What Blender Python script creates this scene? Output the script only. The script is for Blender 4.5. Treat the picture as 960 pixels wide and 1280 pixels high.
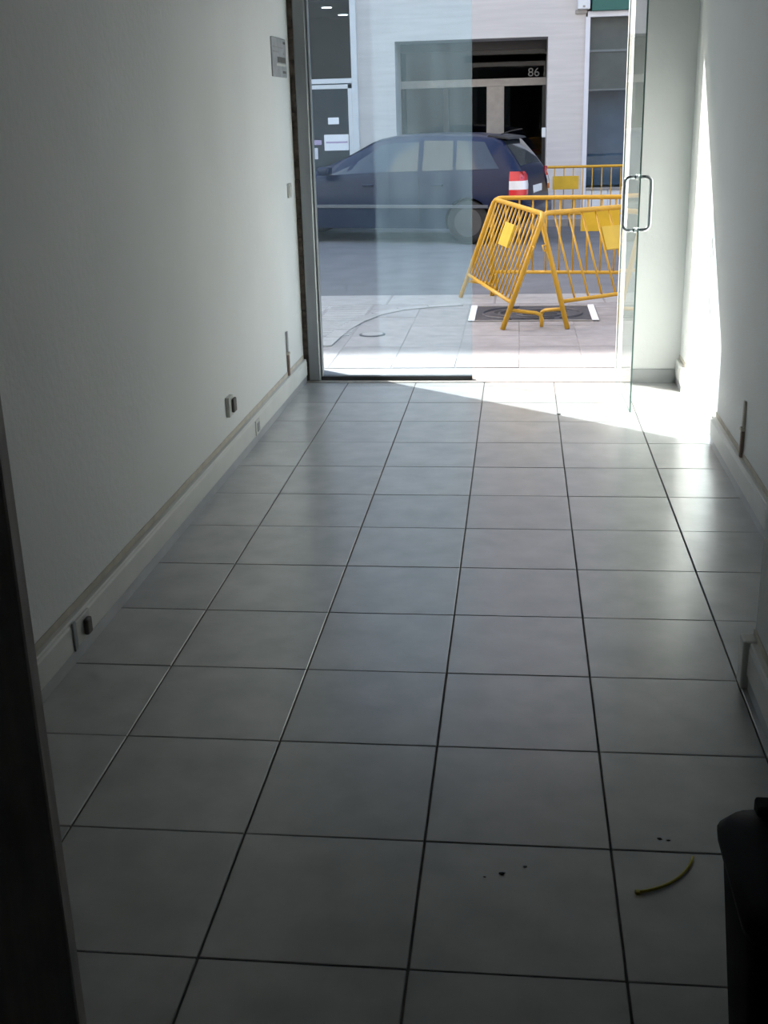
import bpy, bmesh, math, random
from mathutils import Vector, Matrix
random.seed(7)
SC = bpy.context.scene
for o in list(bpy.data.objects):
    bpy.data.objects.remove(o, do_unlink=True)
COL = SC.collection

# ------------------------------------------------------------------ camera
PITCH, YAW, ROLL, FPX = 0.3329, 0.1198, -0.0278, 1447.6
CAM = Vector((0.2123, -1.9611, 1.6932))
cyw, syw, cpt, spt = math.cos(YAW), math.sin(YAW), math.cos(PITCH), math.sin(PITCH)
FW = Vector((-syw * cpt, cyw * cpt, -spt))
R0 = Vector((cyw, syw, 0.0))
U0 = R0.cross(FW)
RT = R0 * math.cos(ROLL) + U0 * math.sin(ROLL)
UP = U0 * math.cos(ROLL) - R0 * math.sin(ROLL)
cd = bpy.data.cameras.new('camera')
cam = bpy.data.objects.new('camera', cd)
COL.objects.link(cam)
cd.sensor_fit = 'VERTICAL'
cd.sensor_height = 36.0
cd.lens = FPX / 1280.0 * 36.0
cd.clip_start = 0.02
cd.clip_end = 200
cam.matrix_world = Matrix(((RT.x, UP.x, -FW.x, CAM.x), (RT.y, UP.y, -FW.y, CAM.y), (RT.z, UP.z, -FW.z, CAM.z), (0, 0, 0, 1)))
SC.camera = cam

# ------------------------------------------------------------------ light
world = bpy.data.worlds.new('sky')
SC.world = world
world.use_nodes = True
wn = world.node_tree
wn.nodes.clear()
wo = wn.nodes.new('ShaderNodeOutputWorld')
wb = wn.nodes.new('ShaderNodeBackground')
ws = wn.nodes.new('ShaderNodeTexSky')
ws.sky_type = 'NISHITA'
ws.sun_disc = False
ws.sun_elevation = math.radians(37)
ws.sun_rotation = math.radians(-51)
ws.air_density = 1.0
ws.dust_density = 3.0
wb.inputs['Strength'].default_value = 0.2
wn.links.new(ws.outputs[0], wb.inputs[0])
wn.links.new(wb.outputs[0], wo.inputs[0])

sd = bpy.data.lights.new('sun', 'SUN')
sun = bpy.data.objects.new('sun', sd)
COL.objects.link(sun)
SUN_DIR = Vector((0.781, -0.625, -0.75)).normalized()
sun.rotation_euler = SUN_DIR.to_track_quat('-Z', 'Y').to_euler()
sun.location = (-8, 12, 20)
sd.energy = 5.2
sd.angle = math.radians(0.6)
sd.color = (1.0, 0.97, 0.93)

SC.view_settings.view_transform = 'Standard'
SC.view_settings.look = 'None'
SC.view_settings.gamma = 1.0
SC.view_settings.use_curve_mapping = False
SC.view_settings.exposure = 1.82
SC.cycles.max_bounces = 14
SC.cycles.diffuse_bounces = 8
SC.cycles.transparent_max_bounces = 24
SC.cycles.sample_clamp_indirect = 6.0

# ------------------------------------------------------------------ materials
def mat(name, col, rough=0.6, var=0.06, scale=6.0, bump=0.0, bscale=60.0, metal=0.0, rnd=0.0, stretch=(1, 1, 1), spec=0.5, coat=0.0, detail=5.0):
    m = bpy.data.materials.new(name)
    m.use_nodes = True
    n, l = m.node_tree.nodes, m.node_tree.links
    b = n['Principled BSDF']
    b.inputs['Roughness'].default_value = rough
    b.inputs['Metallic'].default_value = metal
    b.inputs['Specular IOR Level'].default_value = spec
    b.inputs['Coat Weight'].default_value = coat
    b.inputs['Coat Roughness'].default_value = min(rough * 0.8, 0.28) if coat > 0 else 0.03
    tc = n.new('ShaderNodeTexCoord')
    mp = n.new('ShaderNodeMapping')
    mp.inputs['Scale'].default_value = stretch
    l.new(tc.outputs['Object'], mp.inputs[0])
    oi = n.new('ShaderNodeObjectInfo')
    off = n.new('ShaderNodeVectorMath'); off.operation = 'ADD'
    sc = n.new('ShaderNodeMath'); sc.operation = 'MULTIPLY'; sc.inputs[1].default_value = 37.0
    l.new(oi.outputs['Random'], sc.inputs[0])
    l.new(mp.outputs[0], off.inputs[0])
    if rnd:
        l.new(sc.outputs[0], off.inputs[1])
    nz = n.new('ShaderNodeTexNoise')
    nz.inputs['Scale'].default_value = scale
    nz.inputs['Detail'].default_value = detail
    l.new(off.outputs[0], nz.inputs['Vector'])
    rp = n.new('ShaderNodeMapRange')
    rp.inputs['From Min'].default_value = 0.3
    rp.inputs['From Max'].default_value = 0.7
    rp.inputs['To Min'].default_value = 1.0 - var
    rp.inputs['To Max'].default_value = 1.0 + var
    l.new(nz.outputs['Fac'], rp.inputs['Value'])
    last = rp.outputs[0]
    if rnd:
        r2 = n.new('ShaderNodeMapRange')
        r2.inputs['To Min'].default_value = 1.0 - rnd
        r2.inputs['To Max'].default_value = 1.0 + rnd
        l.new(oi.outputs['Random'], r2.inputs['Value'])
        mu = n.new('ShaderNodeMath'); mu.operation = 'MULTIPLY'
        l.new(last, mu.inputs[0]); l.new(r2.outputs[0], mu.inputs[1])
        last = mu.outputs[0]
    vm = n.new('ShaderNodeVectorMath'); vm.operation = 'SCALE'
    vm.inputs[0].default_value = col
    l.new(last, vm.inputs['Scale'])
    l.new(vm.outputs[0], b.inputs['Base Color'])
    if bump:
        nb = n.new('ShaderNodeTexNoise')
        nb.inputs['Scale'].default_value = bscale
        nb.inputs['Detail'].default_value = 4
        l.new(off.outputs[0], nb.inputs['Vector'])
        bp = n.new('ShaderNodeBump')
        bp.inputs['Strength'].default_value = bump
        bp.inputs['Distance'].default_value = 0.01
        l.new(nb.outputs['Fac'], bp.inputs['Height'])
        l.new(bp.outputs[0], b.inputs['Normal'])
    return m

def glass(name, tint, dust=0.0, dustcol=(0.75, 0.8, 0.8), refl=1.0):
    m = bpy.data.materials.new(name)
    m.use_nodes = True
    n, l = m.node_tree.nodes, m.node_tree.links
    n.clear()
    out = n.new('ShaderNodeOutputMaterial')
    tr = n.new('ShaderNodeBsdfTransparent'); tr.inputs[0].default_value = (*tint, 1)
    gl = n.new('ShaderNodeBsdfGlossy'); gl.inputs['Roughness'].default_value = 0.01
    fr = n.new('ShaderNodeFresnel'); fr.inputs['IOR'].default_value = 1.45
    mul = n.new('ShaderNodeMath'); mul.operation = 'MULTIPLY'; mul.inputs[1].default_value = refl
    ge = n.new('ShaderNodeNewGeometry')                 # inner faces of the pane do not reflect again
    fac = n.new('ShaderNodeMath'); fac.operation = 'SUBTRACT'; fac.inputs[0].default_value = 1.0; fac.use_clamp = True
    l.new(ge.outputs['Backfacing'], fac.inputs[1])
    f2 = n.new('ShaderNodeMath'); f2.operation = 'MULTIPLY'
    l.new(fr.outputs[0], f2.inputs[0]); l.new(fac.outputs[0], f2.inputs[1])
    l.new(f2.outputs[0], mul.inputs[0])
    mx = n.new('ShaderNodeMixShader')
    l.new(mul.outputs[0], mx.inputs[0]); l.new(tr.outputs[0], mx.inputs[1]); l.new(gl.outputs[0], mx.inputs[2])
    last = mx
    if dust:
        df = n.new('ShaderNodeBsdfDiffuse'); df.inputs[0].default_value = (*dustcol, 1)
        tl = n.new('ShaderNodeBsdfTranslucent'); tl.inputs[0].default_value = (*dustcol, 1)
        dm = n.new('ShaderNodeMixShader'); dm.inputs[0].default_value = 0.55
        l.new(df.outputs[0], dm.inputs[1]); l.new(tl.outputs[0], dm.inputs[2])
        tc = n.new('ShaderNodeTexCoord')
        mp = n.new('ShaderNodeMapping'); mp.inputs['Scale'].default_value = (3, 1, 0.8)
        nz = n.new('ShaderNodeTexNoise'); nz.inputs['Scale'].default_value = 2.2; nz.inputs['Detail'].default_value = 2.5
        l.new(tc.outputs['Object'], mp.inputs[0]); l.new(mp.outputs[0], nz.inputs['Vector'])
        rg = n.new('ShaderNodeMapRange')
        rg.inputs['From Min'].default_value = 0.25; rg.inputs['From Max'].default_value = 0.75
        rg.inputs['To Min'].default_value = dust * 0.6; rg.inputs['To Max'].default_value = dust * 1.4
        l.new(nz.outputs['Fac'], rg.inputs['Value'])
        m2 = n.new('ShaderNodeMixShader')
        l.new(rg.outputs[0], m2.inputs[0]); l.new(mx.outputs[0], m2.inputs[1]); l.new(dm.outputs[0], m2.inputs[2])
        last = m2
    l.new(last.outputs[0], out.inputs[0])
    return m

M = {}
M['paint'] = mat('white_wall_paint', (0.785, 0.797, 0.787), 0.7, 0.03, 1.6, 0.25, 35)
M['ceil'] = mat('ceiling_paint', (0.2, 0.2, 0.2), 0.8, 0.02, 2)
M['tile'] = mat('grey_floor_tile', (0.44, 0.438, 0.43), 0.3, 0.14, 7, 0.05, 26, rnd=0.05, spec=1.0, coat=1.0, detail=9)
M['grout'] = mat('dark_grout', (0.12, 0.112, 0.1), 0.9, 0.2, 30)
M['trunk'] = mat('white_plastic_trunking', (0.72, 0.72, 0.69), 0.45, 0.05, 5)
M['plinth'] = mat('grey_plinth_tile', (0.4, 0.41, 0.42), 0.3, 0.1, 6)
M['beige'] = mat('dull_beige', (0.55, 0.51, 0.44), 0.8, 0.12, 12)
M['dark'] = mat('dimmed_wall_paint', (0.42, 0.395, 0.375), 0.6, 0.15, 8, stretch=(6, 6, 0.6))  # partition wall colour dimmed to carry its shade; the back wall shares it
M['masonry'] = mat('rough_brown_masonry', (0.13, 0.1, 0.08), 0.95, 0.5, 28, 0.8, 50)
M['alu'] = mat('brushed_grey_aluminium', (0.3, 0.31, 0.32), 0.4, 0.08, 20, metal=0.7, stretch=(1, 1, 0.1))
M['darkrail'] = mat('dark_metal_rail', (0.05, 0.05, 0.05), 0.4, 0.1, 20, metal=0.5)
M['thresh'] = mat('worn_threshold_stone', (0.34, 0.3, 0.27), 0.7, 0.2, 25, 0.2)
M['glass'] = glass('dusty_panel_glass', (0.9, 0.96, 0.985), 0.042, (0.55, 0.76, 0.86))
M['doorglass'] = glass('clear_door_glass', (0.955, 0.985, 0.975), 0.02)
M['glassedge'] = mat('green_glass_edge', (0.16, 0.27, 0.24), 0.2, 0.1, 10)
M['chrome'] = mat('polished_steel', (0.62, 0.63, 0.64), 0.15, 0.03, 10, metal=1.0)
M['plate_w'] = mat('white_switch_plastic', (0.62, 0.62, 0.58), 0.4, 0.04, 10)
M['hole'] = mat('dark_socket_hole', (0.15, 0.14, 0.125), 0.6, 0.1, 10)
M['notice'] = mat('grey_notice_plate', (0.36, 0.37, 0.38), 0.5, 0.15, 14)
M['notice_d'] = mat('dark_notice_print', (0.12, 0.115, 0.1), 0.6, 0.3, 40)
M['brown'] = mat('rusty_brown_plastic', (0.24, 0.17, 0.14), 0.7, 0.25, 30)
M['bin'] = mat('black_bin_plastic', (0.006, 0.006, 0.0065), 0.6, 0.2, 20, spec=0.1)
M['straw'] = mat('yellow_plastic_tie', (0.55, 0.5, 0.06), 0.5, 0.1, 20)
M['crumb'] = mat('dark_crumb', (0.05, 0.045, 0.04), 0.9, 0.2, 40)
M['yellow'] = mat('yellow_barrier_paint', (0.56, 0.31, 0.02), 0.42, 0.07, 9, bump=0.05)
M['yellow_p'] = mat('yellow_barrier_plate', (0.6, 0.39, 0.025), 0.45, 0.08, 8)
M['slab'] = mat('grey_paving_slab', (0.27, 0.253, 0.252), 0.85, 0.13, 7, 0.3, 60, rnd=0.06)
M['kerb'] = mat('pale_kerb_stone', (0.31, 0.3, 0.295), 0.85, 0.1, 9, 0.2, 50, rnd=0.05)
M['tact'] = mat('pale_ridged_paving', (0.39, 0.385, 0.385), 0.85, 0.08, 12, 0.1, rnd=0.05)
M['joint'] = mat('paving_joint_mortar', (0.23, 0.215, 0.21), 0.95, 0.2, 20)
M['asphalt'] = mat('worn_asphalt', (0.135, 0.135, 0.142), 0.9, 0.14, 3, 0.35, 90)
M['iron'] = mat('cast_iron_cover', (0.055, 0.054, 0.064), 0.5, 0.3, 18, 0.2, 60, metal=0.2)
M['black'] = mat('deep_black', (0.008, 0.008, 0.009), 0.7, 0.1, 10)
M['whitepaint'] = mat('white_road_paint', (0.75, 0.76, 0.77), 0.7, 0.08, 20)
M['marble'] = mat('pale_marble_cladding', (0.52, 0.505, 0.505), 0.55, 0.075, 3.0, 0.05, 30, stretch=(0.35, 1, 5))
M['stone'] = mat('cream_facade_render', (0.4, 0.385, 0.36), 0.85, 0.06, 2)
M['whiteframe'] = mat('white_lacquered_frame', (0.62, 0.65, 0.68), 0.4, 0.03, 6)
M['pilaster'] = mat('white_pilaster_paint', (0.64, 0.65, 0.7), 0.6, 0.03, 5)
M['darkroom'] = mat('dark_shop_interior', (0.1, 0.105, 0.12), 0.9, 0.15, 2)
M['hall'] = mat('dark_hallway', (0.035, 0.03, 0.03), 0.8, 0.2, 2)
M['bronze'] = mat('dark_bronze_frame', (0.045, 0.042, 0.042), 0.4, 0.1, 10, metal=0.4)
M['steel'] = mat('grey_steel_frame', (0.3, 0.29, 0.28), 0.45, 0.08, 10, metal=0.3)
M['shopglass'] = glass('shop_window_glass', (0.78, 0.84, 0.88), 0.0)
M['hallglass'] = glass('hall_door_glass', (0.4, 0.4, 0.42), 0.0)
M['olive'] = mat('olive_blind', (0.16, 0.155, 0.135), 0.7, 0.15, 4)
M['bluegrey'] = mat('blue_grey_display_board', (0.12, 0.18, 0.25), 0.6, 0.15, 3)
M['green'] = mat('dark_green_fascia', (0.006, 0.1, 0.085), 0.4, 0.05, 6)
M['paper'] = mat('white_paper', (0.8, 0.83, 0.86), 0.8, 0.03, 12)
M['print'] = mat('faded_purple_print', (0.42, 0.36, 0.52), 0.8, 0.3, 60)
M['lampw'] = mat('white_digits', (0.2, 0.2, 0.2), 0.5, 0.02, 10)
M['carpaint'] = mat('dark_blue_car_paint', (0.006, 0.012, 0.042), 0.3, 0.04, 4, spec=0.15, coat=0.35)
M['carglass'] = mat('dark_car_window', (0.03, 0.036, 0.042), 0.06, 0.1, 5, spec=0.8)
M['rubber'] = mat('black_rubber', (0.02, 0.02, 0.02), 0.8, 0.1, 20)
M['rim'] = mat('alloy_wheel_rim', (0.1, 0.1, 0.105), 0.4, 0.05, 10, metal=0.8)
M['lred'] = mat('red_lamp_lens', (0.62, 0.02, 0.03), 0.2, 0.05, 10, coat=0.5)
M['lwhite'] = mat('clear_lamp_lens', (0.78, 0.76, 0.78), 0.2, 0.05, 10, coat=0.5)
M['trimgrey'] = mat('grey_bumper_strip', (0.1, 0.105, 0.12), 0.4, 0.05, 10)
def emis(name, col, s):
    m = bpy.data.materials.new(name); m.use_nodes = True
    b = m.node_tree.nodes['Principled BSDF']
    b.inputs['Base Color'].default_value = (*col, 1)
    b.inputs['Emission Color'].default_value = (*col, 1)
    b.inputs['Emission Strength'].default_value = s
    return m
M['lamp_on'] = emis('lit_ceiling_lamp', (1.0, 0.97, 0.9), 4.0)

# ------------------------------------------------------------------ helpers
def obj(name, bm, m, parent=None, smooth=False):
    me = bpy.data.meshes.new(name)
    bmesh.ops.recalc_face_normals(bm, faces=bm.faces)
    bm.to_mesh(me); bm.free()
    for k in (m if isinstance(m, (list, tuple)) else [m]):
        me.materials.append(M[k])
    if smooth:
        for p in me.polygons: p.use_smooth = True
    o = bpy.data.objects.new(name, me)
    COL.objects.link(o)
    if parent is not None: o.parent = parent
    return o

def share(name, src, parent=None, loc=(0, 0, 0)):
    o = bpy.data.objects.new(name, src.data)
    COL.objects.link(o)
    o.parent = parent
    o.location = loc
    return o

def tag(o, label, cat, group=None):
    o['label'] = label; o['category'] = cat
    if group: o['group'] = group
    return o

def struct(o, label=None, cat=None):
    o['kind'] = 'structure'
    if label: o['label'] = label
    if cat: o['category'] = cat
    return o

def thing(name, label, cat, loc=(0, 0, 0), rz=0.0, group=None):
    o = bpy.data.objects.new(name, None)
    COL.objects.link(o)
    o.location = loc
    o.rotation_euler = (0, 0, rz)
    o.empty_display_size = 0.1
    return tag(o, label, cat, group)

def NB(): return bmesh.new()

def box(bm, x0, x1, y0, y1, z0, z1, bev=0.0, seg=1):
    r = bmesh.ops.create_cube(bm, size=1.0)
    vs = r['verts']
    for v in vs:
        v.co = Vector(((x0 + x1) / 2 + v.co.x * (x1 - x0), (y0 + y1) / 2 + v.co.y * (y1 - y0), (z0 + z1) / 2 + v.co.z * (z1 - z0)))
    if bev:
        es = {e for v in vs for e in v.link_edges}
        bmesh.ops.bevel(bm, geom=list(es), offset=bev, segments=seg, affect='EDGES', profile=0.5)
    return bm

def bxo(name, dims, m, parent=None, bev=0.0, seg=1):
    return obj(name, box(NB(), *dims, bev, seg), m, parent)

def prism(bm, pts, axis, a0, a1):
    """extrude a 2D outline along axis ('x','y','z') from a0 to a1"""
    def mk(p, a):
        if axis == 'x': return (a, p[0], p[1])
        if axis == 'y': return (p[0], a, p[1])
        return (p[0], p[1], a)
    A = [bm.verts.new(mk(p, a0)) for p in pts]
    B = [bm.verts.new(mk(p, a1)) for p in pts]
    n = len(pts)
    bm.faces.new(A); bm.faces.new(list(reversed(B)))
    for i in range(n):
        bm.faces.new((A[i], B[i], B[(i + 1) % n], A[(i + 1) % n]))
    return bm

def tube(bm, pts, r, n=8, caps=True):
    pts = [Vector(p) for p in pts]
    rings = []
    prev = None
    for i, p in enumerate(pts):
        d = (pts[min(i + 1, len(pts) - 1)] - pts[max(i - 1, 0)]).normalized()
        if prev is None:
            a = d.orthogonal().normalized()
        else:
            a = (prev - d * prev.dot(d)).normalized()
        prev = a
        b = d.cross(a)
        rr = r[i] if isinstance(r, (list, tuple)) else r
        rings.append([bm.verts.new(p + (a * math.cos(2 * math.pi * k / n) + b * math.sin(2 * math.pi * k / n)) * rr) for k in range(n)])
    for i in range(len(rings) - 1):
        for k in range(n):
            bm.faces.new((rings[i][k], rings[i][(k + 1) % n], rings[i + 1][(k + 1) % n], rings[i + 1][k]))
    if caps:
        bm.faces.new(list(reversed(rings[0]))); bm.faces.new(rings[-1])
    return bm

def arc(c, r, a0, a1, n, plane='xz'):
    out = []
    for i in range(n + 1):
        a = math.radians(a0 + (a1 - a0) * i / n)
        if plane == 'xz': out.append((c[0] + r * math.cos(a), c[1], c[2] + r * math.sin(a)))
        else: out.append((c[0], c[1] + r * math.cos(a), c[2] + r * math.sin(a)))
    return out

def lathe(bm, prof, c, axis='y', n=20):
    rings = []
    for (rr, t) in prof:
        ring = []
        for k in range(n):
            a = 2 * math.pi * k / n
            u, v = rr * math.cos(a), rr * math.sin(a)
            if axis == 'y': ring.append(bm.verts.new((c[0] + u, c[1] + t, c[2] + v)))
            else: ring.append(bm.verts.new((c[0] + u, c[1] + v, c[2] + t)))
        rings.append(ring)
    for i in range(len(rings) - 1):
        for k in range(n):
            bm.faces.new((rings[i][k], rings[i][(k + 1) % n], rings[i + 1][(k + 1) % n], rings[i + 1][k]))
    bm.faces.new(rings[0]); bm.faces.new(list(reversed(rings[-1])))
    return bm

# ------------------------------------------------------------------ room shell
XL, XR, XN = -1.245, 1.240, 0.940      # left wall, far right wall, near right wall
YD = 5.57                              # line of the glazed shopfront
YC = 1.345                             # corner where the right wall steps in
YB = -5.0                              # back of the room
HC = 2.95
SK = 0.010                             # the left wall closes in slightly towards the street
def lx(y): return XL + SK * (y - 1.2)
def skew(o):
    p = Vector((XL, 1.2, 0))
    o.matrix_world = Matrix.Translation(p) @ Matrix.Rotation(-SK, 4, 'Z') @ Matrix.Translation(-p)
    return o
fl = struct(bxo('floor', (XL - 0.1, XR + 0.1, YB, 5.5, -0.12, -0.004), 'grout'))
cache = {}
xl = [XL + 0.004, -0.9, -0.45, 0.0, 0.45, 0.9, XR - 0.004]
for r in range(-10, 13):
    y0, y1 = r * 0.45, min((r + 1) * 0.45, 5.5)
    for c in range(6):
        x0, x1 = xl[c], xl[c + 1]
        key = (round(x1 - x0, 3), round(y1 - y0, 3))
        if key not in cache:
            w, d = key[0] / 2 - 0.0028, key[1] / 2 - 0.0022
            cache[key] = bxo('floor_tile', (-w, w, -d, d, -0.010, 0.0), 'tile', fl, 0.0016)
            t = cache[key]
        else:
            t = share('floor_tile', cache[key], fl)
        t.location = ((x0 + x1) / 2, (y0 + y1) / 2, random.uniform(-0.0006, 0.0004))
        t.rotation_euler = (random.uniform(-.0012, .0012), random.uniform(-.0012, .0012), 0)

skew(struct(bxo('wall_left', (XL - 0.25, XL, YB, 5.55, -0.1, HC), 'paint')))
struct(bxo('wall_right', (XR, XR + 0.2, YC - 0.12, 5.96, -0.1, HC), 'paint'))
struct(bxo('wall_near_right', (XN, XR + 0.2, YB, YC, -0.1, HC), 'paint', None, 0.004))
struct(bxo('wall_back', (XL - 0.2, XR + 0.2, YB - 0.2, YB, -0.1, HC), 'dark'))
struct(bxo('wall_partition', (XL, -0.574, -0.335, -0.30, 0, HC), 'dark', None, 0.003))
struct(bxo('ceiling', (XL - 0.2, XR + 0.2, YB - 0.2, 5.96, HC, HC + 0.2), 'ceil'))
# wall beside and above the glazed opening, inside finish
bm = NB()
box(bm, 0.875, XR, 5.50, 5.62, 0, HC)
box(bm, XL, 0.875, 5.50, 5.62, 2.83, HC)
struct(obj('wall_front', bm, 'paint'))
# own building outside: facade with reveal, upper floors
bm = NB()
box(bm, -14, -1.18, 5.62, 5.96, -0.1, 14)
box(bm, 0.875, 14, 5.62, 5.96, -0.1, 14)
box(bm, -1.185, 0.875, 5.62, 5.96, 2.83, 14)
struct(obj('wall_facade', bm, 'stone'))
# rough masonry edge left between the painted wall and the frame
bm = NB()
for k in range(24):
    z0 = k * 0.118
    d = random.uniform(0, 0.008)
    box(bm, XL - 0.02, -1.166 + random.uniform(-0.006, 0.004), 5.545 + d, 5.63, z0, z0 + 0.116, 0.004)
box(bm, XL - 0.02, -1.175, 5.555, 5.64, 0, 2.83)
struct(obj('trim_1', bm, 'masonry'))
struct(bxo('trim_2', (-1.18, 0.875, 5.50, 5.66, -0.05, 0.004), 'thresh'))
struct(bxo('trim_3', (-1.18, 0.875, 5.66, 5.97, -0.05, -0.004), 'kerb'))

# cable trunking used as skirting: plinth, trunking channel and cover lip
def trunking(name, axis, face, sgn, a0, a1, ztop=0.155):
    """profile extruded along y (axis 'y', wall at x=face) ; sgn = direction into the room"""
    root = None
    pr = [(face, 0.044), (face + sgn * 0.022, 0.044), (face + sgn * 0.026, 0.05), (face + sgn * 0.026, ztop - 0.02),
          (face + sgn * 0.023, ztop - 0.012), (face + sgn * 0.023, ztop - 0.004), (face + sgn * 0.019, ztop), (face, ztop)]
    root = obj(name, prism(NB(), pr, 'y' if axis == 'y' else 'x', a0, a1), 'trunk')
    struct(root)
    pl = [(face, 0.0), (face + sgn * 0.021, 0.0), (face + sgn * 0.021, 0.043), (face, 0.043)]
    obj('plinth', prism(NB(), pl, 'y' if axis == 'y' else 'x', a0, a1), 'plinth', root)
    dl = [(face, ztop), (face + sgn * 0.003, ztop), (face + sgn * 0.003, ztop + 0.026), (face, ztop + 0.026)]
    obj('beige_strip', prism(NB(), dl, 'y' if axis == 'y' else 'x', a0, a1), 'beige', root)  # strip just above the trunking, a darker beige than the wall
    return root
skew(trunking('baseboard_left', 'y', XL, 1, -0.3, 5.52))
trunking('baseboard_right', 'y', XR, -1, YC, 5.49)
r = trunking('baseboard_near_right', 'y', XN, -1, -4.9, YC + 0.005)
bxo('end_cap', (XN - 0.043, XN, YC - 0.05, YC + 0.012, 0.0, 0.16), 'trunk', r, 0.006, 2)
bb = struct(obj('baseboard_front', prism(NB(), [(5.50, 0.0), (5.485, 0.0), (5.485, 0.085), (5.49, 0.09), (5.50, 0.09)], 'x', 0.88, XR - 0.03), 'plinth'))

# ------------------------------------------------------------------ glazed shopfront
w1 = thing('window_1', 'fixed dusty glass panel in grey aluminium frame beside open doorway', 'window', (-1.18, YD, 0))
w1['kind'] = 'structure'
def wpart(name, d, m, bev=0.0, parent=None):
    d = (d[0] + 1.18, d[1] + 1.18, d[2] - YD, d[3] - YD, d[4], d[5])
    return bxo(name, d, m, parent or w1, bev)
fr = wpart('post', (-1.166, -1.09, 5.53, 5.63, 0.004, 2.83), 'alu', 0.006)
wpart('glazing_bead', (-1.09, -1.076, 5.555, 5.605, 0.03, 2.80), 'alu', 0.003)
wpart('bottom_rail', (-1.09, -0.082, 5.555, 5.605, 0.004, 0.03), 'darkrail', 0.002)
wpart('top_rail', (-1.105, 0.875, 5.555, 5.605, 2.78, 2.83), 'alu', 0.003)
bm = box(NB(), 0.092, 1.098, -0.005, 0.005, 0.03, 2.78)
g = obj('pane', bm, ['glass', 'glassedge'], w1)
for p in g.data.polygons:
    if p.normal.x > 0.9: p.material_index = 1

# open glass door: hinge at (0.85, 5.52), free edge at (0.862, 4.686)
HX, HY = 0.846, 5.525
ang = math.atan2(4.686 - HY, 0.864 - HX)
LD = math.hypot(4.686 - HY, 0.864 - HX)
d1 = thing('door_1', 'open frameless glass door with steel pull handles', 'door', (HX, HY, 0), ang)
d1['kind'] = 'structure'
g = obj('pane', box(NB(), 0, LD, -0.005, 0.005, 0.008, 2.76, 0.0008), ['doorglass', 'glassedge'], d1)
for p in g.data.polygons:
    if abs(p.normal.y) < 0.5: p.material_index = 1
for s in (1, -1):
    x = LD - 0.095
    y = 0.072 * s
    z0, z1 = 1.03, 1.315
    rr = 0.03
    pts = [(x, 0.004 * s, z0), (x, y - rr * s, z0)]
    for i in range(1, 6):
        a = math.radians(90 * i / 5)
        pts.append((x, y - rr * s + rr * s * math.sin(a), z0 + rr - rr * math.cos(a)))
    for i in range(0, 6):
        a = math.radians(90 * i / 5)
        pts.append((x, y - rr * s + rr * s * math.cos(a), z1 - rr + rr * math.sin(a)))
    pts.append((x, 0.004 * s, z1))
    h = obj('pull_handle', tube(NB(), pts, 0.0105, 10), 'chrome', d1, True)
    for z in (z0, z1):
        bm = NB()
        lathe(bm, [(0.017, 0.0), (0.017, 0.004), (0.012, 0.007)], (x, 0.005 if s > 0 else -0.012, z), 'y', 14)
        obj('rosette', bm, 'chrome', h, True)
for z in (0.0, 2.70):
    bxo('pivot_clamp', (0.0, 0.15, -0.016, 0.016, z + 0.006, z + 0.06), 'chrome', d1, 0.003) if z else None

# ------------------------------------------------------------------ small fittings on the left wall
def wallplate(name, label, cat, y, z, w, h, t=0.012, side=1, m='plate_w', group=None):
    x = lx(y) if side > 0 else XR
    o = thing(name, label, cat, (x, y, z), -SK if side > 0 else 0, group)
    a, b = (0.0, t) if side > 0 else (-t, 0.0)
    bxo('cover_plate', (a, b, -w / 2, w / 2, -h / 2, h / 2), m, o, 0.003, 2)
    return o
s = wallplate('light_switch', 'small white light switch on left wall near the door frame', 'light switch', 5.33, 1.247, 0.085, 0.085)
bxo('rocker', (0.012, 0.018, -0.03, 0.03, -0.03, 0.03), 'plate_w', s, 0.002)
s = wallplate('wall_socket', 'surface wall socket above the white trunking on the left wall', 'socket', 3.55, 0.325, 0.085, 0.1, 0.02)
lathe_bm = NB()
bxo('socket_well', (0.02, 0.034, -0.002, 0.055, -0.035, 0.035), 'hole', s, 0.006, 2)
s = wallplate('trunking_socket', 'small socket set into the white trunking between wall socket and door', 'socket', 4.03, 0.09, 0.09, 0.08, 0.032)
bxo('socket_well', (0.032, 0.036, -0.02, 0.028, -0.024, 0.024), 'notice', s, 0.003)
s = wallplate('trunking_socket', 'socket with dark hole in the trunking beside the dark partition', 'socket', 1.42, 0.098, 0.12, 0.09, 0.032)
bxo('socket_well', (0.032, 0.05, -0.005, 0.035, -0.028, 0.028), 'hole', s, 0.006, 2)
bxo('side_cover', (0.026, 0.033, -0.085, -0.062, -0.05, 0.05), 'notice', s, 0.002)

n = thing('wall_notice', 'grey printed notice plate on the left wall above light switch', 'notice', (lx(5.23), 5.23, 2.008), -SK)
bxo('panel', (0, 0.008, -0.2, 0.2, -0.108, 0.108), 'notice', n, 0.003)
bxo('dark_band', (0.008, 0.0095, -0.06, 0.17, -0.028, 0.004), 'notice_d', n)
for (y0, y1, z0, z1) in ((-0.17, 0.1, 0.052, 0.058), (-0.17, -0.02, 0.026, 0.034), (0.12, 0.18, 0.078, 0.092), (0.08, 0.17, -0.085, -0.072), (0.12, 0.16, 0.018, 0.03)):
    bxo('print_line', (0.008, 0.0095, y0, y1, z0, z1), 'notice_d' if z0 > 0.07 or z0 < 0 else 'steel', n)
bxo('light_band', (0.008, 0.0095, -0.1, 0.17, -0.046, -0.034), 'plate_w', n)

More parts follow.
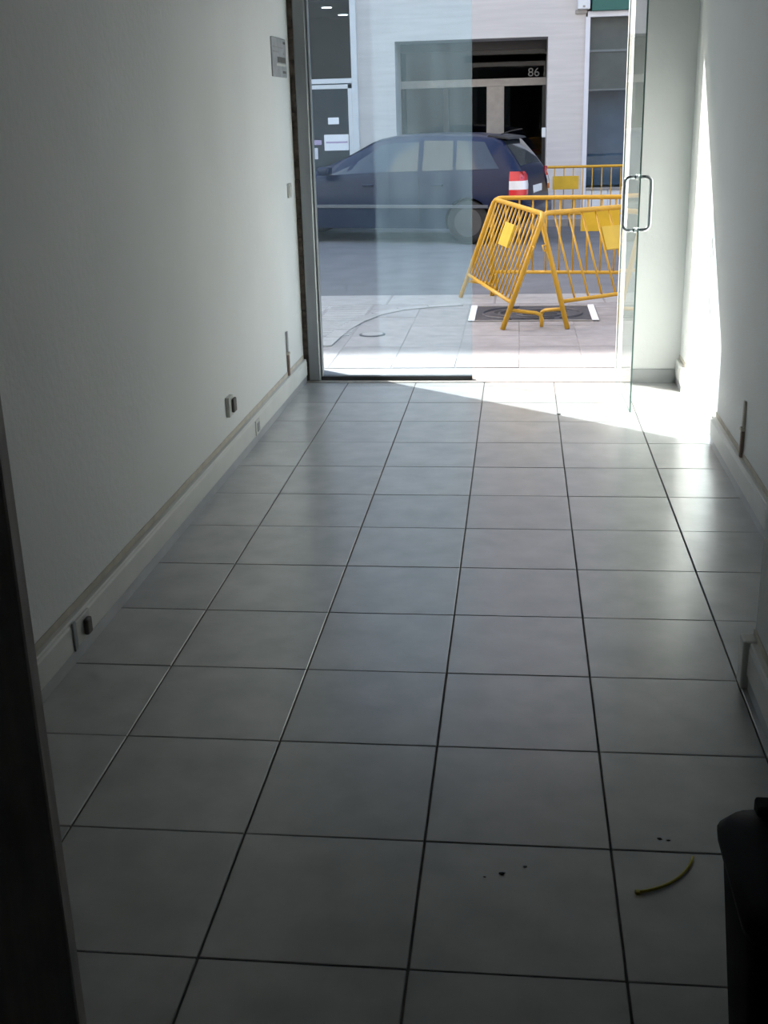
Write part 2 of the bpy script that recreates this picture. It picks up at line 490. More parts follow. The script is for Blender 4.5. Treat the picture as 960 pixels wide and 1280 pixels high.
def conduit(label, side, y, z0, z1):
    x = lx(y) if side > 0 else XR
    o = thing('cable_conduit', label, 'conduit', (x, y, 0), -SK if side > 0 else 0)
    f = lambda a: (0.0, a) if side > 0 else (-a, 0.0)
    zm = z0 + (z1 - z0) * 0.52
    a = f(0.012); bxo('upper_sleeve', (a[0], a[1], -0.014, 0.014, zm, z1), 'notice' if side > 0 else 'beige', o, 0.003)
    a = f(0.016); bxo('lower_sleeve', (a[0], a[1], -0.012, 0.012, z0, zm + 0.006), 'brown', o, 0.003)
    a = f(0.02); bxo('clip', (a[0], a[1], -0.018, 0.018, zm - 0.012, zm + 0.004), 'beige', o, 0.002)
conduit('short vertical conduit above the trunking on the left wall, by the window', 1, 5.02, 0.155, 0.43)
conduit('short brown vertical conduit above the trunking on the right wall', -1, 3.27, 0.157, 0.42)

# ------------------------------------------------------------------ black bin in the near right corner
b = thing('waste_bin', 'black plastic waste bin with lid against the near right wall', 'bin', (0.745, -0.27, 0))
def rrect(hx, hy, r, z, n=5):
    out = []
    for (sx, sy, a0) in ((1, 1, 0), (-1, 1, 90), (-1, -1, 180), (1, -1, 270)):
        for i in range(n + 1):
            a = math.radians(a0 + 90 * i / n)
            out.append((sx * (hx - r) + r * math.cos(a), sy * (hy - r) + r * math.sin(a), z))
    return out
def loft(secs):
    bm = NB()
    rg = [[bm.verts.new(p) for p in s] for s in secs]
    n = len(rg[0])
    for i in range(len(rg) - 1):
        for k in range(n):
            bm.faces.new((rg[i][k], rg[i][(k + 1) % n], rg[i + 1][(k + 1) % n], rg[i + 1][k]))
    bm.faces.new(list(reversed(rg[0]))); bm.faces.new(rg[-1])
    return bm
obj('body', loft([rrect(0.118, 0.12, 0.04, 0.0), rrect(0.124, 0.128, 0.045, 0.02), rrect(0.16, 0.165, 0.05, 0.45)]), 'bin', b, True)
obj('lid', loft([rrect(0.168, 0.173, 0.052, 0.45), rrect(0.17, 0.175, 0.052, 0.468), rrect(0.155, 0.16, 0.05, 0.49), rrect(0.11, 0.12, 0.05, 0.497)]), 'bin', b, True)
bxo('hinge_block', (-0.1, 0.1, 0.13, 0.172, 0.47, 0.512), 'bin', b, 0.006, 2)

# strip of yellow plastic and crumbs on the floor
pts = []
P0, P1 = Vector((0.497, 0.286, 0.004)), Vector((0.639, 0.428, 0.004))
for i in range(11):
    t = i / 10
    p = P0.lerp(P1, t) + Vector((0.035, -0.035, 0)) * (4 * t * (1 - t)) * 0.55
    pts.append(p)
y = thing('plastic_tie', 'thin curved yellow plastic strip lying on the floor tiles', 'plastic strip', P0)
obj('strip', tube(NB(), [p - P0 for p in pts], 0.0036, 6), 'straw', y, True)
bxo('head', (-0.006, 0.006, -0.006, 0.006, -0.004, 0.004), 'straw', y, 0.002)
def crumb(x, y, s, lab):
    bm = NB()
    bmesh.ops.create_icosphere(bm, subdivisions=1, radius=s)
    for v in bm.verts:
        v.co = Vector((v.co.x * random.uniform(.8, 1.8), v.co.y * random.uniform(.6, 1.1), v.co.z * 0.35 * random.uniform(.6, 1.2)))
    o = obj('crumb', bm, 'crumb'); o.location = (x, y, s * 0.3)
    tag(o, lab, 'debris', 'dark crumbs scattered on the floor tiles')
for (x, y, s, lab) in ((0.19, 0.335, 0.006, 'largest dark crumb of three scattered together on one floor tile'), (0.245, 0.365, 0.0045, 'dark crumb between the largest crumb and the yellow strip'),
                       (0.15, 0.32, 0.003, 'speck-sized dark crumb beside the largest crumb on the floor'), (0.57, 0.5, 0.005, 'dark crumb on the tile behind the yellow strip'), (0.59, 0.495, 0.004, 'smaller dark crumb touching the tile joint behind the yellow strip')):
    crumb(x, y, s, lab)
crumb(0.455, 4.66, 0.012, 'small dark crumb on the floor at the edge of the sunlight')

# ------------------------------------------------------------------ pavement outside
pv = struct(bxo('pavement', (-9, 9, 5.96, 9.32, -0.2, -0.004), 'joint'))
cache = {}
holes = (-0.28, 0.96, 7.74, 8.68)
xs = [-1.11 + 0.445 * k for k in range(-6, 10)]
ys = [5.97, 6.28, 6.725, 7.17, 7.615, 8.06, 8.505, 8.74]
cover = (-0.215, 0.895, 7.79, 8.60)
def slab(x0, x1, y0, y1, nm='paving_slab', m='slab', par=None):
    key = (nm, round(x1 - x0, 3), round(y1 - y0, 3))
    if key[1] < 0.02 or key[2] < 0.02: return
    if key not in cache:
        w, d = key[1] / 2 - 0.0025, key[2] / 2 - 0.0025
        cache[key] = o = bxo(nm, (-w, w, -d, d, -0.03, 0.0), m, par or pv, 0.003)
    else:
        o = share(nm, cache[key], par or pv)
    o.location = ((x0 + x1) / 2, (y0 + y1) / 2, random.uniform(-0.003, 0.0))
    o.rotation_euler = (random.uniform(-.003, .003), random.uniform(-.003, .003), 0)
for i in range(len(xs) - 1):
    for j in range(len(ys) - 1):
        x0, x1, y0, y1 = xs[i], xs[i + 1], ys[j], ys[j + 1]
        if x1 < -1.2 and y0 > 6.9: continue               # ridged paving there
        # cut slabs around the cover
        if x0 < cover[1] and x1 > cover[0] and y0 < cover[3] and y1 > cover[2]:
            cx0, cx1, cy0, cy1 = max(x0, cover[0]), min(x1, cover[1]), max(y0, cover[2]), min(y1, cover[3])
            slab(x0, x1, y0, cy0); slab(x0, x1, cy1, y1)
            slab(x0, cx0, cy0, cy1); slab(cx1, x1, cy0, cy1)
        else:
            slab(x0, x1, y0, y1)
# ridged paving at the lowered corner (rows of raised bars)
x0 = -1.115
for k in range(6):
    for j in range(5):
        xa, ya = x0 - 0.4 * (k + 1), 7.17 + 0.314 * j
        key = 'tact'
        if key not in cache:
            bm = box(NB(), -0.197, 0.197, -0.154, 0.154, -0.03, 0.0, 0.002)
            for q in range(4):
                yy = -0.115 + q * 0.077
                box(bm, -0.185, 0.185, yy - 0.018, yy + 0.018, -0.002, 0.006, 0.003)
            cache[key] = o = obj('ridged_slab', bm, 'tact', pv)
        else:
            o = share('ridged_slab', cache[key], pv)
        o.location = (xa + 0.2, ya + 0.157, -0.002)
# straight kerb along the road
for k in range(18):
    key = 'kerb'
    if key not in cache:
        cache[key] = o = bxo('kerb_stone', (-0.495, 0.495, 0, 0.565, -0.2, 0.0), 'kerb', pv, 0.012, 2)
    else:
        o = share('kerb_stone', cache[key], pv)
    o.location = (-8.5 + k, 8.76, random.uniform(-0.002, 0.001))
# curved flush kerb stones sweeping round the corner
path = [(-1.27, 6.75), (-1.25, 7.1), (-1.22, 7.45), (-1.15, 7.85), (-1.03, 8.2), (-0.85, 8.45), (-0.6, 8.6), (-0.3, 8.71)]
for i in range(len(path) - 1):
    p, q = Vector(path[i]), Vector(path[i + 1])
    d = (q - p).normalized(); nn = Vector((d.y, -d.x))
    a0, a1 = p + d * 0.005 - nn * 0.06, q - d * 0.005 - nn * 0.06
    b0, b1 = p + d * 0.005 + nn * 0.06, q - d * 0.005 + nn * 0.06
    obj('curved_kerb_stone', prism(NB(), [a0, a1, b1, b0], 'z', -0.02, 0.007), 'kerb', pv)
cv = thing('inspection_cover', 'small round iron inspection cover in the paving behind the fixed glass', 'drain cover', (-0.95, 7.24, 0))
bm = NB(); lathe(bm, [(0.105, -0.01), (0.105, 0.004), (0.098, 0.006)], (0, 0, 0), 'z', 24); obj('rim', bm, 'iron', cv)
bm = NB(); lathe(bm, [(0.085, 0.0), (0.085, 0.0075), (0.08, 0.0085)], (0, 0, 0), 'z', 24); obj('lid', bm, 'kerb', cv)

# road and far pavement
struct(bxo('road', (-30, 30, 9.32, 17.25, -0.4, -0.12), 'asphalt'))
fp = struct(bxo('far_pavement', (-30, 30, 17.25, 19.0, -0.4, -0.012), 'joint'))
cache.pop('kerb', None)
for k in range(10):
    if 'fk' not in cache:
        cache['fk'] = o = bxo('kerb_stone', (-0.495, 0.495, -0.02, 0.2, -0.2, 0.0), 'kerb', fp, 0.012, 2)
    else: o = share('kerb_stone', cache['fk'], fp)
    o.location = (-5.5 + k, 17.25, 0)
for k in range(20):
    for j in range(3):
        if 'fs' not in cache:
            cache['fs'] = o = bxo('paving_slab', (-0.246, 0.246, -0.246, 0.246, -0.03, 0.0), 'slab', fp, 0.003)
        else: o = share('paving_slab', cache['fs'], fp)
        o.location = (-5.75 + 0.5 * k, 17.71 + 0.5 * j, 0)

# ------------------------------------------------------------------ iron access cover inside the barriers
ac = thing('access_cover', 'dark iron access cover with white painted ends, inside the yellow barriers', 'drain cover', (0.34, 8.195, 0))
X, Y = 0.545, 0.395
for (ya, yb) in ((-Y, -Y + 0.025), (Y - 0.025, Y)):
    bxo('frame_bar', (-X, X, ya, yb, -0.02, 0.008), 'steel', ac, 0.002)
for s in (-1, 1):
    bxo('painted_end', (s * X - 0.045, s * X + 0.045, -Y, Y, -0.02, 0.012) if 0 else (min(s * X, s * (X - 0.055)), max(s * X, s * (X - 0.055)), -Y, Y, -0.02, 0.012), 'whitepaint', ac, 0.004)
bxo('plate', (-X + 0.055, X - 0.055, -Y + 0.025, Y - 0.025, -0.02, 0.0), 'iron', ac)
def disc(cx, cy, rx, ry, z0, z1, n=24):
    return prism(NB(), [(cx + rx * math.cos(2 * math.pi * k / n), cy + ry * math.sin(2 * math.pi * k / n)) for k in range(n)], 'z', z0, z1)
for (cx, cy, rx, ry) in ((0.06, -0.02, 0.15, 0.13), (-0.26, 0.08, 0.075, 0.09), (0.24, 0.1, 0.06, 0.05)):
    obj('opening', disc(cx, cy, rx, ry, 0.0, 0.002), 'black', ac)
def ringm(cx, cy, rx, ry, a0, a1, w=0.012):
    pts = [(cx + rx * math.cos(math.radians(a0 + (a1 - a0) * i / 18)), cy + ry * math.sin(math.radians(a0 + (a1 - a0) * i / 18)), 0.002) for i in range(19)]
    return tube(NB(), pts, w, 6)
for k, (cx, cy, rx, ry, a0, a1) in enumerate(((0.06, -0.02, 0.2, 0.18, 20, 330), (0.02, -0.02, 0.31, 0.27, 120, 300), (-0.05, 0.0, 0.38, 0.33, 100, 250), (0.12, 0.0, 0.3, 0.27, -70, 60))):
    obj('curved_ridge', ringm(cx, cy, rx, ry, a0, a1), 'iron', ac, True)

# ------------------------------------------------------------------ yellow pedestrian barriers
def barrier(label, foot, along, lean, H=0.975, L=1.76, plate=(0.7, 1.06), side=1, hooks=True, nb=13):
    """foot: ground point of first post; along: horizontal direction; lean: horizontal shift of the top"""
    root = bpy.data.objects.new('street_barrier', None)
    COL.objects.link(root)
    tag(root, label, 'barrier', 'yellow tubular street barriers')
    a = Vector((along[0], along[1], 0)).normalized()
    zdir = Vector((lean[0], lean[1], 0))
    zdir -= a * zdir.dot(a)
    k = zdir.length
    zv = (zdir + Vector((0, 0, math.sqrt(max(H * H - k * k, 0.01))))).normalized()
    yv = zv.cross(a)
    mw = Matrix(((a.x, yv.x, zv.x, foot[0]), (a.y, yv.y, zv.y, foot[1]), (a.z, yv.z, zv.z, foot[2]), (0, 0, 0, 1)))
    root.matrix_world = mw
    R, rb = 0.021, 0.085
    pts = [(0, 0, 0.0), (0, 0, H - rb - R)] + arc((rb, 0, H - rb - R), rb, 180, 90, 6)[1:] + arc((L - rb, 0, H - rb - R), rb, 90, 0, 6) + [(L, 0, 0.0)]
    obj('frame', tube(NB(), pts, R, 10), 'yellow', root, True)
    obj('bottom_rail', tube(NB(), [(0, 0, 0.225), (L, 0, 0.225)], 0.0165, 10), 'yellow', root, True)
    bar = None
    for i in range(nb):
        x = L * (i + 1) / (nb + 1)
        if bar is None:
            bar = obj('bar', tube(NB(), [(0, 0, 0.225), (0, 0, H - R)], 0.0085, 8), 'yellow', root, True)
            bar.location = (x, 0, 0)
        else:
            share('bar', bar, root, (x, 0, 0))
    bxo('sign_plate', (plate[0], plate[1], -0.012, 0.012, 0.60, 0.80), 'yellow_p', root, 0.003)
    tphi = k / math.sqrt(max(H * H - k * k, 0.01))
    # ground height below local y: z_local = y * tan(phi) on the side it leans to
    sgn = 1 if yv.z < 0 else -1
    for x in (0.0, L):
        ye = side * 0.30
        zg = ye * sgn * tphi
        q = [(x, 0, 0.165 + 0.0), (x, ye * 0.72, 0.165 + zg * 0.4), (x, ye * 0.86, 0.15 + zg * 0.5), (x, ye * 0.95, 0.09 + zg * 0.8), (x, ye, zg + 0.008)]
        obj('foot', tube(NB(), q, 0.015, 8), 'yellow', root, True)
    if hooks:
        obj('hook', tube(NB(), [(0, 0, H - 0.28), (-0.05, 0, H - 0.28), (-0.05, 0, H - 0.33)], 0.008, 6), 'yellow', root, True)
        obj('eyelet', tube(NB(), [(L, 0, H - 0.28)] + [(L + 0.03 + 0.03 * math.cos(math.radians(t)), 0, H - 0.28 + 0.03 * math.sin(math.radians(t))) for t in range(180, 541, 40)], 0.006, 6), 'yellow', root, True)
    return root
barrier('leaning yellow barrier seen nearly end on, its far end behind the fixed glass', (0.089, 7.42, 0.0), (-0.41, 1.66), (0.325, 0.08), plate=(0.72, 1.04), side=-1)
barrier('leaning yellow barrier running behind the open glass door', (0.61, 7.44, 0.0), (1, 0.8), (-0.235, 0.294), L=1.62, plate=(0.60, 0.95), side=1, nb=10)
barrier('upright yellow barrier along the far side of the iron cover', (-0.035, 9.235, 0.0), (1, -0.13), (0.0, 0.0), H=0.925, plate=(0.82, 1.17), side=1)
barrier('yellow barrier standing on the road edge before the pale building', (0.03, 16.8, -0.12), (1, 0), (0.0, 0.0), H=0.955, L=2.3, plate=(0.69, 1.09), side=1, nb=15)

# ------------------------------------------------------------------ car
def make_car():
    A = math.radians(14)
    root = thing('parked_car', 'dark blue hatchback car standing in the street', 'car', (0.30, 14.62, -0.12), 0)
    W = 1.70
    h = Vector((-math.cos(A), math.sin(A), 0))     # heading
    n = Vector((-math.sin(A), -math.cos(A), 0))    # towards the shop
    org = Vector((0.27, 14.6, 0)) - n * W
    root.matrix_world = Matrix(((h.x, n.x, 0, org.x), (h.y, n.y, 0, org.y), (0, 0, 1, -0.12), (0, 0, 0, 1)))
    yc = W / 2
    # stations: s, half width, sill z, belt z, roof z, roof half width
    st = [(0.00, 0.70, 0.42, 0.62, 0.66, 0.62), (0.03, 0.76, 0.33, 0.86, 0.92, 0.66), (0.10, 0.80, 0.28, 0.98, 1.03, 0.66),
          (0.22, 0.83, 0.25, 1.00, 1.20, 0.62), (0.38, 0.84, 0.23, 1.00, 1.385, 0.585), (0.52, 0.85, 0.22, 0.995, 1.44, 0.58), (0.9, 0.85, 0.21, 0.985, 1.475, 0.58),
          (1.4, 0.85, 0.21, 0.975, 1.49, 0.58), (1.85, 0.85, 0.21, 0.965, 1.475, 0.575), (2.10, 0.85, 0.21, 0.96, 1.43, 0.57), (2.5, 0.85, 0.21, 0.95, 1.215, 0.61),
          (2.92, 0.85, 0.21, 0.935, 0.975, 0.68), (3.3, 0.84, 0.22, 0.89, 0.935, 0.66), (3.75, 0.81, 0.23, 0.80, 0.85, 0.62),
          (4.05, 0.75, 0.28, 0.68, 0.73, 0.56), (4.18, 0.66, 0.36, 0.56, 0.58, 0.52)]
    K = 1.09
    st = [(v[0] if v[0] < 0.6 else 0.6 + (v[0] - 0.6) * K, *v[1:]) for v in st]
    st = [((v[0] + 0.12), *v[1:]) if 2.9 < v[0] else v for v in st]
    def lerp_st(s):
        for i in range(len(st) - 1):
            if st[i][0] <= s <= st[i + 1][0]:
                t = (s - st[i][0]) / (st[i + 1][0] - st[i][0])
                return [st[i][k] + (st[i + 1][k] - st[i][k]) * t for k in range(6)]
        return list(st[-1])
    def half(v):
        s, w, z0, zb, zr, wr = v
        return [(w * 0.55, z0 - 0.02), (w * 0.93, z0), (w * 0.985, z0 + (zb - z0) * 0.25), (w, z0 + (zb - z0) * 0.55), (w * 0.99, z0 + (zb - z0) * 0.84), (w * 0.955, zb),
                (wr + (w * 0.955 - wr) * 0.07, zr - (zr - zb) * 0.10), (wr * 0.93, zr - (zr - zb) * 0.025), (wr * 0.5, zr + 0.012)]
    secs = []
    svals = sorted(set([v[0] for v in st] + [0.16, 0.3, 0.7, 1.1, 1.6, 2.4, 2.9, 3.4, 3.8, 4.2]))
    for s in svals:
        v = lerp_st(s)
        hp = half(v)
        ring = [(s, yc - y, z) for (y, z) in hp] + [(s, yc + y, z) for (y, z) in reversed(hp)]
        secs.append(ring)
    body = obj('body', loft(secs), 'carpaint', root, True)
    # wheel arches cut out of the body
    cut = NB()
    for s in (0.80, 3.72):
        for (y0, y1) in ((-0.3, 0.28), (W - 0.28, W + 0.3)):
            lathe(cut, [(0.335, y0), (0.335, y1)], (s, 0, 0.31), 'y', 28)
    co = obj('cutter', cut, 'rubber', root)
    md = body.modifiers.new('arches', 'BOOLEAN'); md.object = co; md.operation = 'DIFFERENCE'; md.solver = 'EXACT'
    bpy.context.view_layer.update()
    dg = bpy.context.evaluated_depsgraph_get()
    me = bpy.data.meshes.new_from_object(body.evaluated_get(dg))
    body.modifiers.clear()
    body.data = me
    bpy.data.objects.remove(co, do_unlink=True)
    for p in me.polygons: p.use_smooth = True
    try: me.set_sharp_from_angle(angle=math.radians(32))
    except Exception: pass
    # glazing patches laid on the greenhouse
    def side_pt(s, t, sd, off=0.006):
        v = lerp_st(s); _, w, z0, zb, zr, wr = v
        y = (w * 0.955) + ((wr + (w * 0.955 - wr) * 0.07) - w * 0.955) * t
        z = zb + (zr - (zr - zb) * 0.10 - zb) * t
        return (s, yc - sd * (y + off), z + 0.002)
    def patch(quad_s, sd, t0=0.06, t1=0.93):
        """quad_s: (s at lower rear, s at upper rear, s at upper front, s at lower front)"""
        lr, ur, uf, lf = quad_s
        bm = NB(); N = 8
        rows = []
        for i in range(N + 1):
            u = i / N
            row = []
            for j in range(5):
                q = j / 4
                s = (lr + (lf - lr) * u) * (1 - q) + (ur + (uf - ur) * u) * q
                row.append(bm.verts.new(side_pt(s, t0 + (t1 - t0) * q, sd)))
            rows.append(row)
        for i in range(N):
            for j in range(4):
                bm.faces.new((rows[i][j], rows[i + 1][j], rows[i + 1][j + 1], rows[i][j + 1]))
        return bm
    for sd in (1, -1):
        obj('side_window', patch((0.36, 0.62, 1.02, 0.98), sd), 'carglass', root, True)
        obj('side_window', patch((1.03, 1.07, 1.50, 1.48), sd), 'carglass', root, True)
        obj('side_window', patch((1.55, 1.57, 2.14, 3.0), sd, 0.06, 0.9), 'carglass', root, True)
    def across(s0, s1, f0, f1, top=True):
        bm = NB(); rows = []
        for i in range(7):
            s = s0 + (s1 - s0) * i / 6
            v = lerp_st(s); wr = v[5] * (f0 + (f1 - f0) * i / 6)
            row = []
            for j in range(7):
                y = -wr + 2 * wr * j / 6
                z = v[4] + 0.012 - max(0, abs(y) / v[5] - 0.5) * 0.04
                row.append(bm.verts.new((s, yc + y, z + 0.006)))
            rows.append(row)
        for i in range(6):
            for j in range(6):
                bm.faces.new((rows[i][j], rows[i + 1][j], rows[i + 1][j + 1], rows[i][j + 1]))
        return bm
    obj('rear_window', across(0.11, 0.40, 0.9, 0.86), 'carglass', root, True)
    obj('windscreen', across(2.30, 3.19, 0.9, 0.93), 'carglass', root, True)
    obj('spoiler', prism(NB(), [(0.30, 1.40), (0.33, 1.425), (0.60, 1.462), (0.62, 1.44)], 'y', yc - 0.5, yc + 0.5), 'rubber', root)
    obj('antenna', tube(NB(), [(0.55, yc, 1.46), (0.42, yc, 1.5), (0.24, yc, 1.53)], 0.008, 6), 'rubber', root)
    # tail lamps wrapping the corners: red, clear, red
    for sd in (1, -1):
        lamp = None
        for k, (z0, z1, m) in enumerate(((0.86, 0.985, 'lred'), (0.745, 0.86, 'lwhite'), (0.67, 0.745, 'lred'))):
            bm = NB(); rows = []
            for i in range(7):
                u = i / 6
                row = []
                for z in (z0, (z0 + z1) / 2, z1):
                    s_end = 0.012 if z < 0.8 else 0.012 + (z - 0.8) * 0.24
                    s = max(s_end, 0.225 * (1 - u / 0.62)) if u < 0.62 else s_end
                    v = lerp_st(max(s, 0.03))
                    w = v[1]
                    # half width of the body side at that height
                    hp = half(v)
                    yy = w
                    for a, b2 in zip(hp[1:6], hp[2:7]):
                        if a[1] <= z <= b2[1]:
                            yy = a[0] + (b2[0] - a[0]) * (z - a[1]) / (b2[1] - a[1])
                    if u > 0.62: yy -= (u - 0.62) / 0.38 * 0.17
                    row.append(bm.verts.new((s - 0.014, yc - sd * (yy + 0.008), z)))
                rows.append(row)
            for i in range(6):
                for j in range(2):
                    bm.faces.new((rows[i][j], rows[i + 1][j], rows[i + 1][j + 1], rows[i][j + 1]))
            if lamp is None:
                lamp = obj('tail_lamp', bm, m, root, True)
            else:
                obj('lens_band', bm, m, lamp, True)
        bm = NB()
        box(bm, 0.5, 3.35, yc - sd * 0.858 - 0.012, yc - sd * 0.858 + 0.012, 0.50, 0.545, 0.004)
        obj('side_strip', bm, 'trimgrey', root)
        bm = box(NB(), 2.83, 3.0, yc - sd * 0.93 - 0.1, yc - sd * 0.93 + 0.1, 0.96, 1.08, 0.03, 2)
        obj('door_mirror', bm, 'carpaint', root, True)
        for s in (1.16, 2.2):
            bm = box(NB(), s, s + 0.17, yc - sd * 0.858 - 0.014, yc - sd * 0.858 + 0.014, 0.80, 0.83, 0.006)
            obj('door_handle', bm, 'carpaint', root)
        for s in (1.52,):
            bm = box(NB(), s, s + 0.006, yc - sd * 0.852 - 0.004, yc - sd * 0.852 + 0.004, 0.3, 0.93)
            obj('door_gap', bm, 'black', root)
        bm = box(NB(), 4.3, 4.55, yc - sd * 0.6 - 0.14, yc - sd * 0.6 + 0.14, 0.56, 0.68, 0.03, 2)
        obj('head_lamp', bm, 'lwhite', root, True)
        for s in (0.80, 3.72):
            y = 0.075 if sd > 0 else W - 0.075
            bm = NB(); lathe(bm, [(0.2, -0.09), (0.285, -0.095), (0.305, -0.06), (0.305, 0.06), (0.285, 0.095), (0.2, 0.09)], (s, y + sd * 0.03, 0.305), 'y', 28)
            wh = obj('wheel', bm, 'rubber', root, True)
            bm = NB()
            lathe(bm, [(0.2, -0.094 if sd > 0 else 0.094), (0.19, -0.075 if sd > 0 else 0.075), (0.05, -0.07 if sd > 0 else 0.07), (0.04, -0.09 if sd > 0 else 0.09)], (s, y + sd * 0.03, 0.305), 'y', 20)
            obj('rim', bm, 'rim', wh)
    bm = box(NB(), -0.055, 0.06, 0.14, W - 0.14, 0.34, 0.54, 0.03, 2)
    obj('rear_bumper', bm, 'carpaint', root, True)
    bxo('licence_plate', (0.0, 0.022, yc - 0.26, yc + 0.26, 0.66, 0.77), 'whitepaint', root, 0.003)
    bxo('grille', (4.55, 4.64, yc - 0.4, yc + 0.4, 0.42, 0.54), 'rubber', root, 0.01)
make_car()

# ------------------------------------------------------------------ building across the street (front plane y = 19)
YF = 19.0
bd = thing('apartment_building', 'pale marble-clad apartment building with dark doorway across the street', 'building', (0, YF, 0))
HB = 14.85
def bp(name, d, m, parent=None, bev=0.0):
    return bxo(name, (d[0], d[1], d[2] - YF, d[3] - YF, d[4], d[5]), m, parent or bd, bev)
bm = NB()
def wb_(x0, x1, z0, z1): box(bm, x0, x1, 0, 0.3, z0, z1)
ZT = 2.80                      # doorway head
wb_(-2.56, -1.91, 0, 3.62); wb_(-1.91, 0.66, ZT, 3.62); wb_(0.66, 1.27, 0, 3.62)
wb_(-30, 30, 3.62, HB)
wb_(-30, -5.6, 0, 3.62); wb_(3.9, 30, 0, 3.62)
wb_(1.27, 3.9, 0, 0.335); 
obj('facade_wall', bm, 'marble', bd)
bp('rear_block', (-30, 30, 23.2, 27, 0, HB), 'stone')
bp('roof', (-30, 30, 19.0, 27, HB, HB + 0.2), 'stone')
bp('plinth', (-2.56, -1.91, 18.98, 19.0, 0, 0.18), 'kerb'); bp('plinth', (0.66, 1.27, 18.98, 19.0, 0, 0.18), 'kerb')
# doorway recess
bm = NB()
box(bm, -1.99, -1.91, 0.3, 1.05, 0, ZT); box(bm, 0.66, 0.74, 0.3, 1.05, 0, ZT); box(bm, -1.99, 0.74, 0.3, 1.05, ZT, ZT + 0.08)
obj('doorway_reveal', bm, 'marble', bd)
bp('doorway_floor', (-1.91, 0.66, 19.0, 20.0, -0.02, 0.0), 'kerb')
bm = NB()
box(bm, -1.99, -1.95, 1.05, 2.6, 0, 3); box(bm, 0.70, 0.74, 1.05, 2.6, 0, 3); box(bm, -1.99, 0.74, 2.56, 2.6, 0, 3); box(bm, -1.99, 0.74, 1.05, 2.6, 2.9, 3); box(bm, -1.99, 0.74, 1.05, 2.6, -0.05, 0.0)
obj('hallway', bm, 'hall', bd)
dr = bp('entrance_door', (-1.91, 0.66, 19.96, 20.04, 2.06, 2.19), 'steel', None, 0.004)
for (x0, x1) in ((-1.91, -1.84), (-1.16, -1.06), (-0.385, -0.075), (0.60, 0.66)):
    bp('mullion', (x0, x1, 19.96, 20.04, 0.0, 2.06), 'steel' if x0 == -0.385 else 'bronze', dr, 0.004)
bp('top_box', (-1.91, 0.66, 19.93, 20.04, 2.66, 2.80), 'bronze', dr)
for (x0, x1) in ((-1.84, -1.16), (-1.06, -0.385), (-0.075, 0.60)):
    bp('pane', (x0, x1, 19.995, 20.005, 0.0, 2.06), 'hallglass', dr)
bp('pane', (-1.91, 0.66, 19.995, 20.005, 2.19, 2.66), 'hallglass', dr)
bp('kick_rail', (-1.91, 0.66, 19.965, 20.035, 0.0, 0.14), 'bronze', dr)
# house number 86 on the transom glass
def text(name, s, size, m, parent, mw):
    cu = bpy.data.curves.new(name, 'FONT')
    cu.body = s; cu.size = size; cu.extrude = 0.004; cu.align_x = 'CENTER'; cu.align_y = 'CENTER'
    t = bpy.data.objects.new(name, cu); COL.objects.link(t)
    bpy.context.view_layer.update()
    me = bpy.data.meshes.new_from_object(t.evaluated_get(bpy.context.evaluated_depsgraph_get()))
    bpy.data.objects.remove(t, do_unlink=True)
    me.materials.clear(); me.materials.append(M[m])
    o = bpy.data.objects.new(name, me); COL.objects.link(o)
    o.parent = parent
    o.matrix_local = mw
    return o
text('house_number', '86', 0.2, 'lampw', dr, Matrix.Translation((0.44, 0.985, 2.27)) @ Matrix.Rotation(math.radians(90), 4, 'X') @ Matrix.Diagonal((1.05, 1.0, 1.0, 1.0)))
bp('intercom', (0.58, 0.655, 19.02, 19.06, 1.2, 1.36), 'whiteframe', None, 0.01)

# shop with white frames at the left
sh = bp('shop_front', (-2.66, -2.555, 18.97, 19.08, 0.0, 3.62), 'whiteframe', None, 0.006)
bp('transom_bar', (-5.6, -2.66, 18.97, 19.06, 2.165, 2.245), 'whiteframe', sh, 0.004)
bp('door_top_rail', (-3.62, -2.66, 18.985, 19.05, 2.08, 2.15), 'whiteframe', sh, 0.004)
bp('door_stile', (-2.735, -2.66, 18.985, 19.05, 0.02, 2.15), 'whiteframe', sh, 0.004)
bp('door_stile', (-3.62, -3.54, 18.985, 19.05, 0.02, 2.15), 'whiteframe', sh, 0.004)
bp('post', (-3.72, -3.62, 18.97, 19.06, 0.0, 3.62), 'whiteframe', sh, 0.004)
bp('door_pane', (-3.54, -2.735, 19.015, 19.025, 0.02, 2.08), 'shopglass', sh)
bp('transom_pane', (-3.62, -2.66, 19.015, 19.025, 2.245, 3.62), 'shopglass', sh)
bp('side_pane', (-5.6, -3.72, 19.015, 19.025, 0.0, 3.62), 'shopglass', sh)
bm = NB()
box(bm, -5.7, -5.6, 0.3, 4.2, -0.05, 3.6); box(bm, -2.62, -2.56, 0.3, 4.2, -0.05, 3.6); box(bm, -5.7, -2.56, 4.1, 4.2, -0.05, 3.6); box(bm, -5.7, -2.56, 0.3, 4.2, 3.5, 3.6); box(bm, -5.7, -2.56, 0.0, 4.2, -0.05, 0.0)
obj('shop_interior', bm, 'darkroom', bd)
bp('shop_shelf', (-5.5, -2.7, 22.6, 22.9, 0.0, 2.3), 'bluegrey')
for (x, y, lab) in ((-3.24, 20.25, 'round lit ceiling lamp close behind the white framed shop window'), (-3.2, 22.0, 'round lit ceiling lamp deeper inside the white framed shop')):
    l_ = thing('ceiling_lamp', lab, 'lamp', (x, y, 3.5), 0, 'ceiling lamps in the shop')
    bm = NB(); lathe(bm, [(0.11, -0.03), (0.12, 0.0)], (0, 0, 0), 'z', 18); obj('ring', bm, 'steel', l_)
    bm = NB(); lathe(bm, [(0.09, -0.036), (0.09, -0.028)], (0, 0, 0), 'z', 18); obj('diffuser', bm, 'lamp_on', l_)
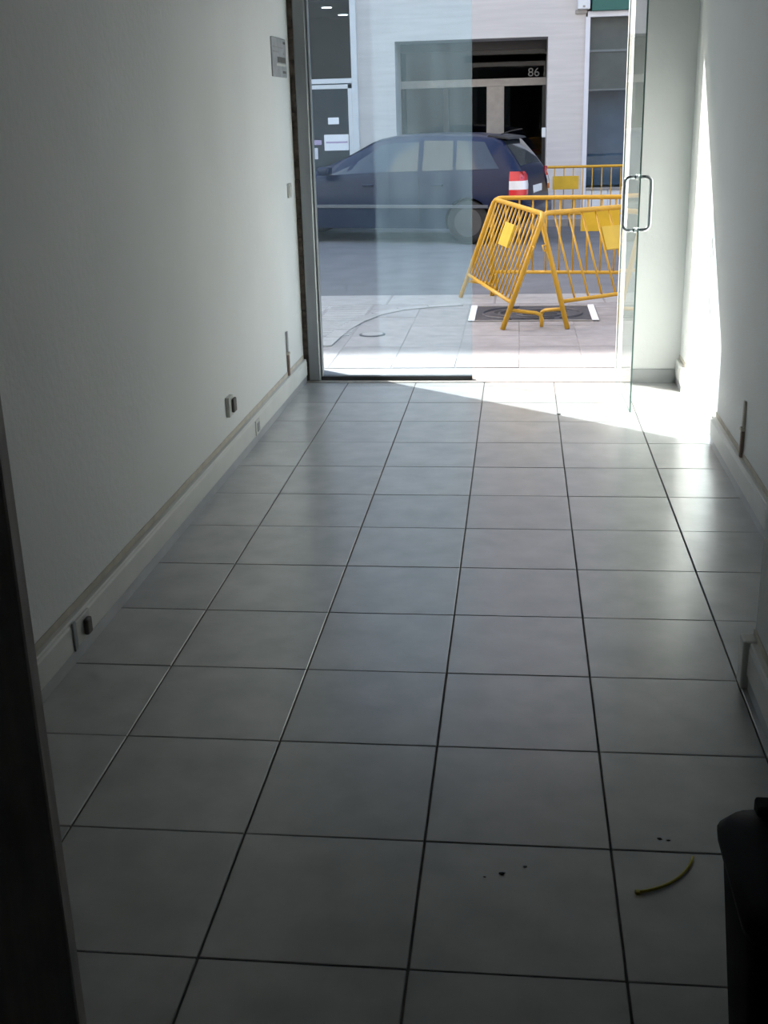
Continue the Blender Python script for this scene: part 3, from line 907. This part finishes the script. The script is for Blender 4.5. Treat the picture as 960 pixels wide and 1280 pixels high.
def notice(name, label, x0, x1, z0, z1, m, bands=()):
    o = thing(name, label, 'notice', ((x0 + x1) / 2, 19.012, z0))
    bxo('sheet', (-(x1 - x0) / 2, (x1 - x0) / 2, -0.002, 0.002, 0, z1 - z0), m, o)
    for (a, b_) in bands:
        bxo('print_band', (-(x1 - x0) / 2 + 0.03, (x1 - x0) / 2 - 0.02, -0.004, -0.002, a, b_), 'print', o)
notice('paper_notice', 'large white paper notice with purple line on the shop door glass', -3.18, -2.75, 1.07, 1.335, 'paper', ((0.12, 0.15),))
notice('paper_notice', 'small pale paper notice above the large one on shop door', -3.1, -2.91, 1.505, 1.615, 'paper')
notice('paper_notice', 'narrow upright grey card low on the shop door glass', -3.385, -3.3, 0.93, 1.12, 'pilaster')
notice('paper_notice', 'small blue sticker beside the large paper notice', -3.36, -3.23, 1.17, 1.25, 'print')

# right hand shop window with green fascia
bp('pilaster', (1.27, 1.345, 18.96, 19.1, 0.0, 3.08), 'pilaster', None, 0.004)
rw = bp('display_window', (1.30, 3.9, 18.96, 19.06, 3.07, 3.16), 'pilaster', None, 0.004)
bp('pane', (1.345, 3.9, 19.03, 19.04, 0.36, 3.07), 'shopglass', rw)
bp('blind', (1.345, 3.9, 19.16, 19.18, 1.95, 3.07), 'olive', rw)
bp('blind_rail', (1.345, 3.9, 19.13, 19.19, 2.54, 2.575), 'steel', rw)
bp('blind_hem', (1.345, 3.9, 19.14, 19.19, 1.93, 1.955), 'steel', rw)
bp('display_board', (1.345, 3.9, 19.6, 19.65, 0.36, 3.07), 'bluegrey', rw)
bp('sill', (1.345, 3.9, 18.95, 19.1, 0.325, 0.36), 'steel', rw)
for k in range(6):
    if k == 0:
        tl = bp('sill_tile', (1.35, 1.72, 18.975, 19.0, 0.0, 0.32), 'whiteframe', rw, 0.003)
    else:
        share('sill_tile', tl, rw, (0.377 * k, 0, 0))
bp('fascia_sign', (1.36, 3.9, 18.9, 19.0, 3.16, 3.62), 'green', None, 0.006)
wbx = thing('wall_box', 'white wall box on the marble beside the green shop sign', 'wall box', (1.23, 18.99, 3.19))
bxo('housing', (-0.1, 0.1, -0.12, 0.01, 0.0, 0.4), 'whiteframe', wbx, 0.015, 2)
bxo('lens', (-0.02, 0.02, -0.125, -0.115, 0.03, 0.055), 'steel', wbx, 0.003)
bxo('bracket', (-0.13, 0.06, -0.03, 0.01, -0.06, 0.0), 'steel', wbx, 0.004)
